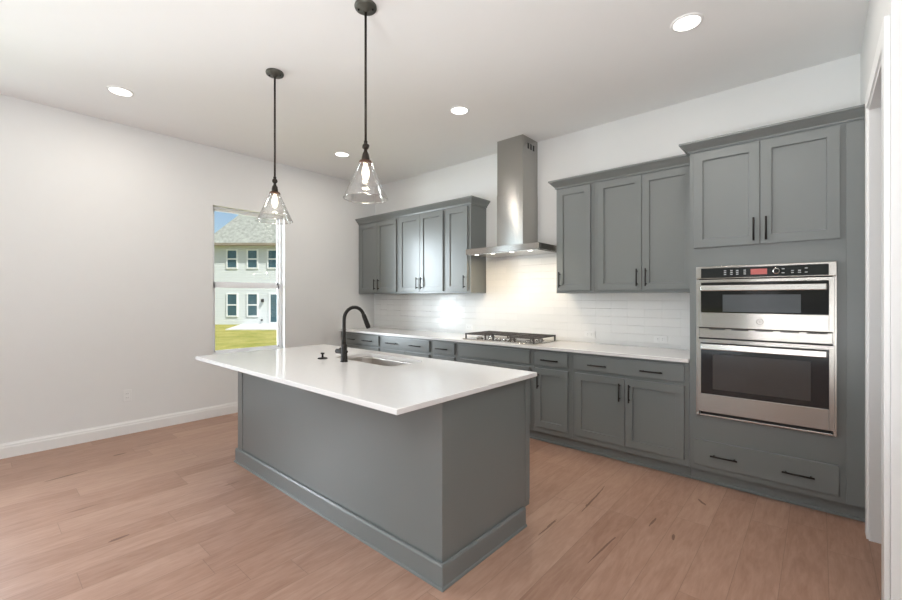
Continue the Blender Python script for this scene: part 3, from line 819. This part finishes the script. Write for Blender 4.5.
# island worktop with rounded sink cut-out
WX0, WX1, WY0_, WY1_ = -3.668, -1.305, 1.150, 2.290
SX0, SX1, SY0, SY1, SR = -2.820, -2.130, 1.825, 2.165, 0.075
WTZ0, WTZ1 = CT + 0.0005, 0.9125
def rrect(x0, x1, y0, y1, r, n=8):
    pts = []
    for cx, cy, a0 in ((x1 - r, y1 - r, 0), (x0 + r, y1 - r, PI / 2), (x0 + r, y0 + r, PI), (x1 - r, y0 + r, 3 * PI / 2)):
        for k in range(n + 1):
            a = a0 + (PI / 2) * k / n
            pts.append((cx + r * math.cos(a), cy + r * math.sin(a)))
    return pts
def slab_with_hole(x0, x1, y0, y1, z0, z1, hole, bev):
    b = bmesh.new()
    def ring(pts, z): return [b.verts.new((p[0], p[1], z)) for p in pts]
    outer = [(x1, y1), (x0, y1), (x0, y0), (x1, y0)]
    inner = [(x1 - bev, y1 - bev), (x0 + bev, y1 - bev), (x0 + bev, y0 + bev), (x1 - bev, y0 + bev)]
    n = len(hole) // 4
    ht, hb = ring(hole, z1), ring(hole, z0)
    ot, om, on, ob = ring(inner, z1), ring(outer, z1 - bev), ring(outer, z0 + bev), ring(inner, z0)
    for A, B in ((ot, om), (om, on), (on, ob)):
        for k in range(4): b.faces.new((A[k], A[(k + 1) % 4], B[(k + 1) % 4], B[k]))
    L = len(hole)
    for k in range(L): b.faces.new((ht[k], ht[(k + 1) % L], hb[(k + 1) % L], hb[k]))
    for o, h in ((ot, ht), (ob, hb)):
        for q in range(4):
            seg = [h[q * n + k] for k in range(n)]
            for k in range(n - 1): b.faces.new((o[q], seg[k], seg[k + 1]))
            b.faces.new((o[q], seg[-1], h[((q + 1) * n) % L], o[(q + 1) % 4]))
    bmesh.ops.recalc_face_normals(b, faces=b.faces[:])
    return MB().merge(b)
hole = rrect(SX0, SX1, SY0, SY1, SR)
iw = slab_with_hole(WX0, WX1, WY0_, WY1_, WTZ0, WTZ1, hole, 0.003)
tag(iw.build('island_worktop', M['quartz']), 'white quartz top of the island with a rounded sink cut-out', 'worktop')
# sink bowl hung below the cut-out
b = bmesh.new()
rings = []
for ins, z in ((-0.02, CT - 0.003), (-0.004, CT - 0.003), (-0.004, CT - 0.012), (0.004, 0.74), (0.012, 0.712), (0.035, 0.700)):
    rings.append([b.verts.new((p[0], p[1], z)) for p in rrect(SX0 + ins, SX1 - ins, SY0 + ins, SY1 - ins, max(0.02, SR - ins))])
for i in range(len(rings) - 1):
    L = len(rings[i])
    for k in range(L):
        f = b.faces.new((rings[i][k], rings[i][(k + 1) % L], rings[i + 1][(k + 1) % L], rings[i + 1][k])); f.smooth = True
b.faces.new(rings[-1])
bmesh.ops.recalc_face_normals(b, faces=b.faces[:])
sk = thing('sink', 'undermount stainless steel sink sunk into the island worktop behind the faucet', 'sink', ((SX0 + SX1) / 2, (SY0 + SY1) / 2, 0.7))
M['sink_steel'] = simple('sink_steel', (0.62, 0.58, 0.54), 0.33, 1.0, noise=0.06, nscale=10)
MB().merge(b).build('bowl', M['sink_steel'], sk)
MB().cyl(((SX0 + SX1) / 2, (SY0 + SY1) / 2, 0.7025), 0.045, 0.004, 'z', 28).build('drain', M['steel_bright'], sk)

# faucet
FX, FY, FZ = -2.553, 1.752, WTZ1
fc = thing('kitchen_faucet', 'tall matte black gooseneck pull-down faucet standing at the island sink', 'faucet', (FX, FY, FZ))
fb = MB(); fb.lathe((FX, FY, FZ), [(0, 0), (0.026, 0), (0.026, 0.006), (0.0235, 0.010), (0.0225, 0.112), (0.019, 0.122), (0.0125, 0.130), (0, 0.130)], 32)
fb.build('body', M['black'], fc)
pts = [(FX, FY, FZ + 0.12), (FX, FY, FZ + 0.2), (FX, FY, FZ + 0.29)]
R = 0.088
for k in range(1, 13):
    a = PI - k * (PI * 0.90) / 12
    pts.append((FX, FY + R + R * math.cos(a), FZ + 0.30 + R * math.sin(a)))
MB().tube(pts, 0.0125, 16).build('spout', M['black'], fc)
p0 = Vector(pts[-1]); dr = (Vector(pts[-1]) - Vector(pts[-2])).normalized()
MB().tube([p0 - dr * 0.01, p0, p0 + dr * 0.02, p0 + dr * 0.09, p0 + dr * 0.105], [0.013, 0.0155, 0.017, 0.0185, 0.017], 18).build('spray_head', M['black'], fc)
hl = MB(); hl.cyl((FX + 0.028, FY, FZ + 0.075), 0.008, 0.02, 'x', 14)
hl.cyl((FX - 0.055, FY, FZ + 0.070), 0.0170, 0.075, 'x', 20, bev=0.004)
hl.tube([(FX - 0.080, FY, FZ + 0.070), (FX - 0.088, FY + 0.02, FZ + 0.082), (FX - 0.094, FY + 0.05, FZ + 0.092)], [0.008, 0.006, 0.005], 10)
hl.build('lever', M['black'], fc)

sd_ = thing('soap_dispenser', 'small black round fitting with a low stem on the island left of the faucet', 'soap dispenser', (-2.805, 1.735, FZ))
MB().lathe((-2.805, 1.735, FZ), [(0, 0), (0.036, 0), (0.036, 0.005), (0.030, 0.009), (0.008, 0.011), (0, 0.011)], 28).build('flange', M['black'], sd_)
sdm = MB(); sdm.lathe((-2.805, 1.735, FZ), [(0.007, 0.010), (0.007, 0.032), (0.014, 0.038), (0.015, 0.044), (0, 0.046)], 20)
sdm.cyl((-2.805, 1.735, FZ + 0.041), 0.005, 0.036, 'x', 12)
sdm.build('pump_head', M['black'], sd_)

# ------------------------------------------------------------------ pendants
def pendant(x, y, label):
    t = thing('pendant_light', label, 'pendant lamp', (x, y, H), 'pendants over the island')
    cnp = MB(); cnp.lathe((x, y, H), [(0.064, -0.0005), (0.066, -0.010), (0.062, -0.020), (0.020, -0.024), (0.010, -0.040), (0, -0.040)], 36)
    c_ = cnp.build('ceiling_canopy', M['canopy'], t)
    for s in (-1, 1):
        MB().sphere((x + s * 0.032, y + s * 0.028, H - 0.024), 0.006).build('screw', M['black'], c_)
    MB().cyl((x, y, (H - 0.03 + 2.285) / 2), 0.0072, H - 0.03 - 2.285, 'z', 14).build('rod', M['bronze'], t)
    sw = MB(); sw.sphere((x, y, 2.268), 0.020); sw.cyl((x, y, 2.268), 0.009, 0.050, 'x', 14, bev=0.002); sw.cyl((x, y, 2.292), 0.011, 0.016, 'z', 14)
    sw.build('swivel_joint', M['bronze'], t)
    so = MB(); so.lathe((x, y, 0), [(0, 2.252), (0.010, 2.252), (0.011, 2.238), (0.020, 2.222), (0.024, 2.195), (0.023, 2.182), (0, 2.182)], 28)
    so.build('socket', M['bronze'], t)
    hh = MB(); hh.lathe((x, y, 0), [(0.023, 2.186), (0.036, 2.182), (0.040, 2.172), (0.038, 2.164), (0.030, 2.166), (0.0, 2.168)], 28)
    hh.build('shade_holder', M['copper'], t)
    zt, zb, rb = 2.172, 1.962, 0.130
    g = MB()
    g.lathe((x, y, 0), [(0.036, zt), (rb, zb), (rb + 0.0015, zb - 0.003), (rb - 0.002, zb - 0.003), (rb - 0.004, zb), (0.033, zt - 0.001), (0.036, zt)], 56)
    gs = g.build('glass_shade', M['shade'], t)
    rm = MB(); rm.tube([(x + (rb - 0.001) * math.cos(k * PI / 28), y + (rb - 0.001) * math.sin(k * PI / 28), zb - 0.002) for k in range(57)], 0.0024, 8)
    rm.build('rim', M['rim'], gs)
    bl = MB(); bl.lathe((x, y, 0), [(0.012, 2.166), (0.014, 2.150), (0.021, 2.128), (0.023, 2.108), (0.020, 2.088), (0.011, 2.070), (0.0, 2.064)], 28)
    bo = bl.build('bulb', M['bulb'], t)
    fl = MB()
    for k in range(6):
        a = k * PI / 3
        fl.tube([(x + 0.005 * math.cos(a), y + 0.005 * math.sin(a), 2.140), (x + 0.010 * math.cos(a), y + 0.010 * math.sin(a), 2.090)], 0.0030, 8)
    fl.build('filament', M['filament'], bo)
    pl = add_light('pendant_glow', 'POINT', (x, y, 2.035), 2.5, (1.0, 0.84, 0.62)).data
    pl.shadow_soft_size = 0.02; pl.specular_factor = 0.0
pendant(-3.150, 1.535, 'bronze rod pendant with clear cone glass shade nearer the window')
pendant(-2.025, 1.540, 'bronze rod pendant with clear cone glass shade nearer the range hood and camera')

# ------------------------------------------------------------------ recessed ceiling lights
labels = ['round white recessed ceiling light on the far left, before the window wall',
          'round white recessed ceiling light nearest the chimney hood',
          'round white recessed ceiling light seen between the two pendants near the corner',
          'round white recessed ceiling light above the oven tower side, largest in view']
for (x, y), lb in zip(DL, labels):
    t = thing('recessed_light', lb, 'ceiling light', (x, y, H), 'recessed ceiling lights')
    MB().lathe((x, y, H), [(0.092, -0.0005), (0.090, -0.006), (0.078, -0.009), (0.074, -0.004)], 40).build('trim_ring', M['trim'], t)
    MB().cyl((x, y, H - 0.004), 0.076, 0.006, 'z', 40).build('diffuser', M['diffuser'], t)

# ------------------------------------------------------------------ outlets
def outlet_y(xc, zc, label, gangs=1):
    w = 0.035 + 0.023 * (gangs - 1) * 1.0 if gangs > 1 else 0.035
    yb = YB - 0.0092
    t = thing('wall_outlet', label, 'outlet', (xc, yb, zc), 'outlets in the tile backsplash')
    hw, hhh = (0.058, 0.036) if gangs == 2 else (0.057, 0.035)
    MB().box(xc - hw, xc + hw, yb - 0.006, yb, zc - hhh, zc + hhh, 0.003, 2).build('cover_plate', M['white_plastic'], t)
    for s in (-1, 1):
        r = MB().box(xc + s * 0.020 - 0.015, xc + s * 0.020 + 0.015, yb - 0.0085, yb - 0.005, zc - 0.016, zc + 0.016, 0.002, 2).build('receptacle', M['white_plastic'], t)
        q = MB()
        for k in (-1, 1): q.box(xc + s * 0.020 - 0.006, xc + s * 0.020 + 0.003, yb - 0.0089, yb - 0.0083, zc + k * 0.006 - 0.001, zc + k * 0.006 + 0.001)
        q.build('slots', M['slot'], r)
outlet_y(-1.755, 0.997, 'white outlet in the tile right of the cooktop')
outlet_y(-1.090, 0.990, 'white outlet in the tile near the oven tower')
outlet_y(-3.325, 1.000, 'white outlet in the tile left of the cooktop')
t = thing('wall_outlet', 'white outlet low on the plain side wall left of the window', 'outlet', (XL, 1.028, 0.386))
MB().box(XL, XL + 0.006, 1.028 - 0.036, 1.028 + 0.036, 0.386 - 0.059, 0.386 + 0.059, 0.003, 2).build('cover_plate', M['white_plastic'], t)
for s in (-1, 1):
    r = MB().box(XL + 0.005, XL + 0.0085, 1.028 - 0.016, 1.028 + 0.016, 0.386 + s * 0.020 - 0.014, 0.386 + s * 0.020 + 0.014, 0.002, 2).build('receptacle', M['white_plastic'], t)
    q = MB()
    for k in (-1, 1): q.box(XL + 0.0083, XL + 0.0089, 1.028 + k * 0.006 - 0.001, 1.028 + k * 0.006 + 0.001, 0.386 + s * 0.020 - 0.004, 0.386 + s * 0.020 + 0.005)
    q.build('slots', M['slot'], r)
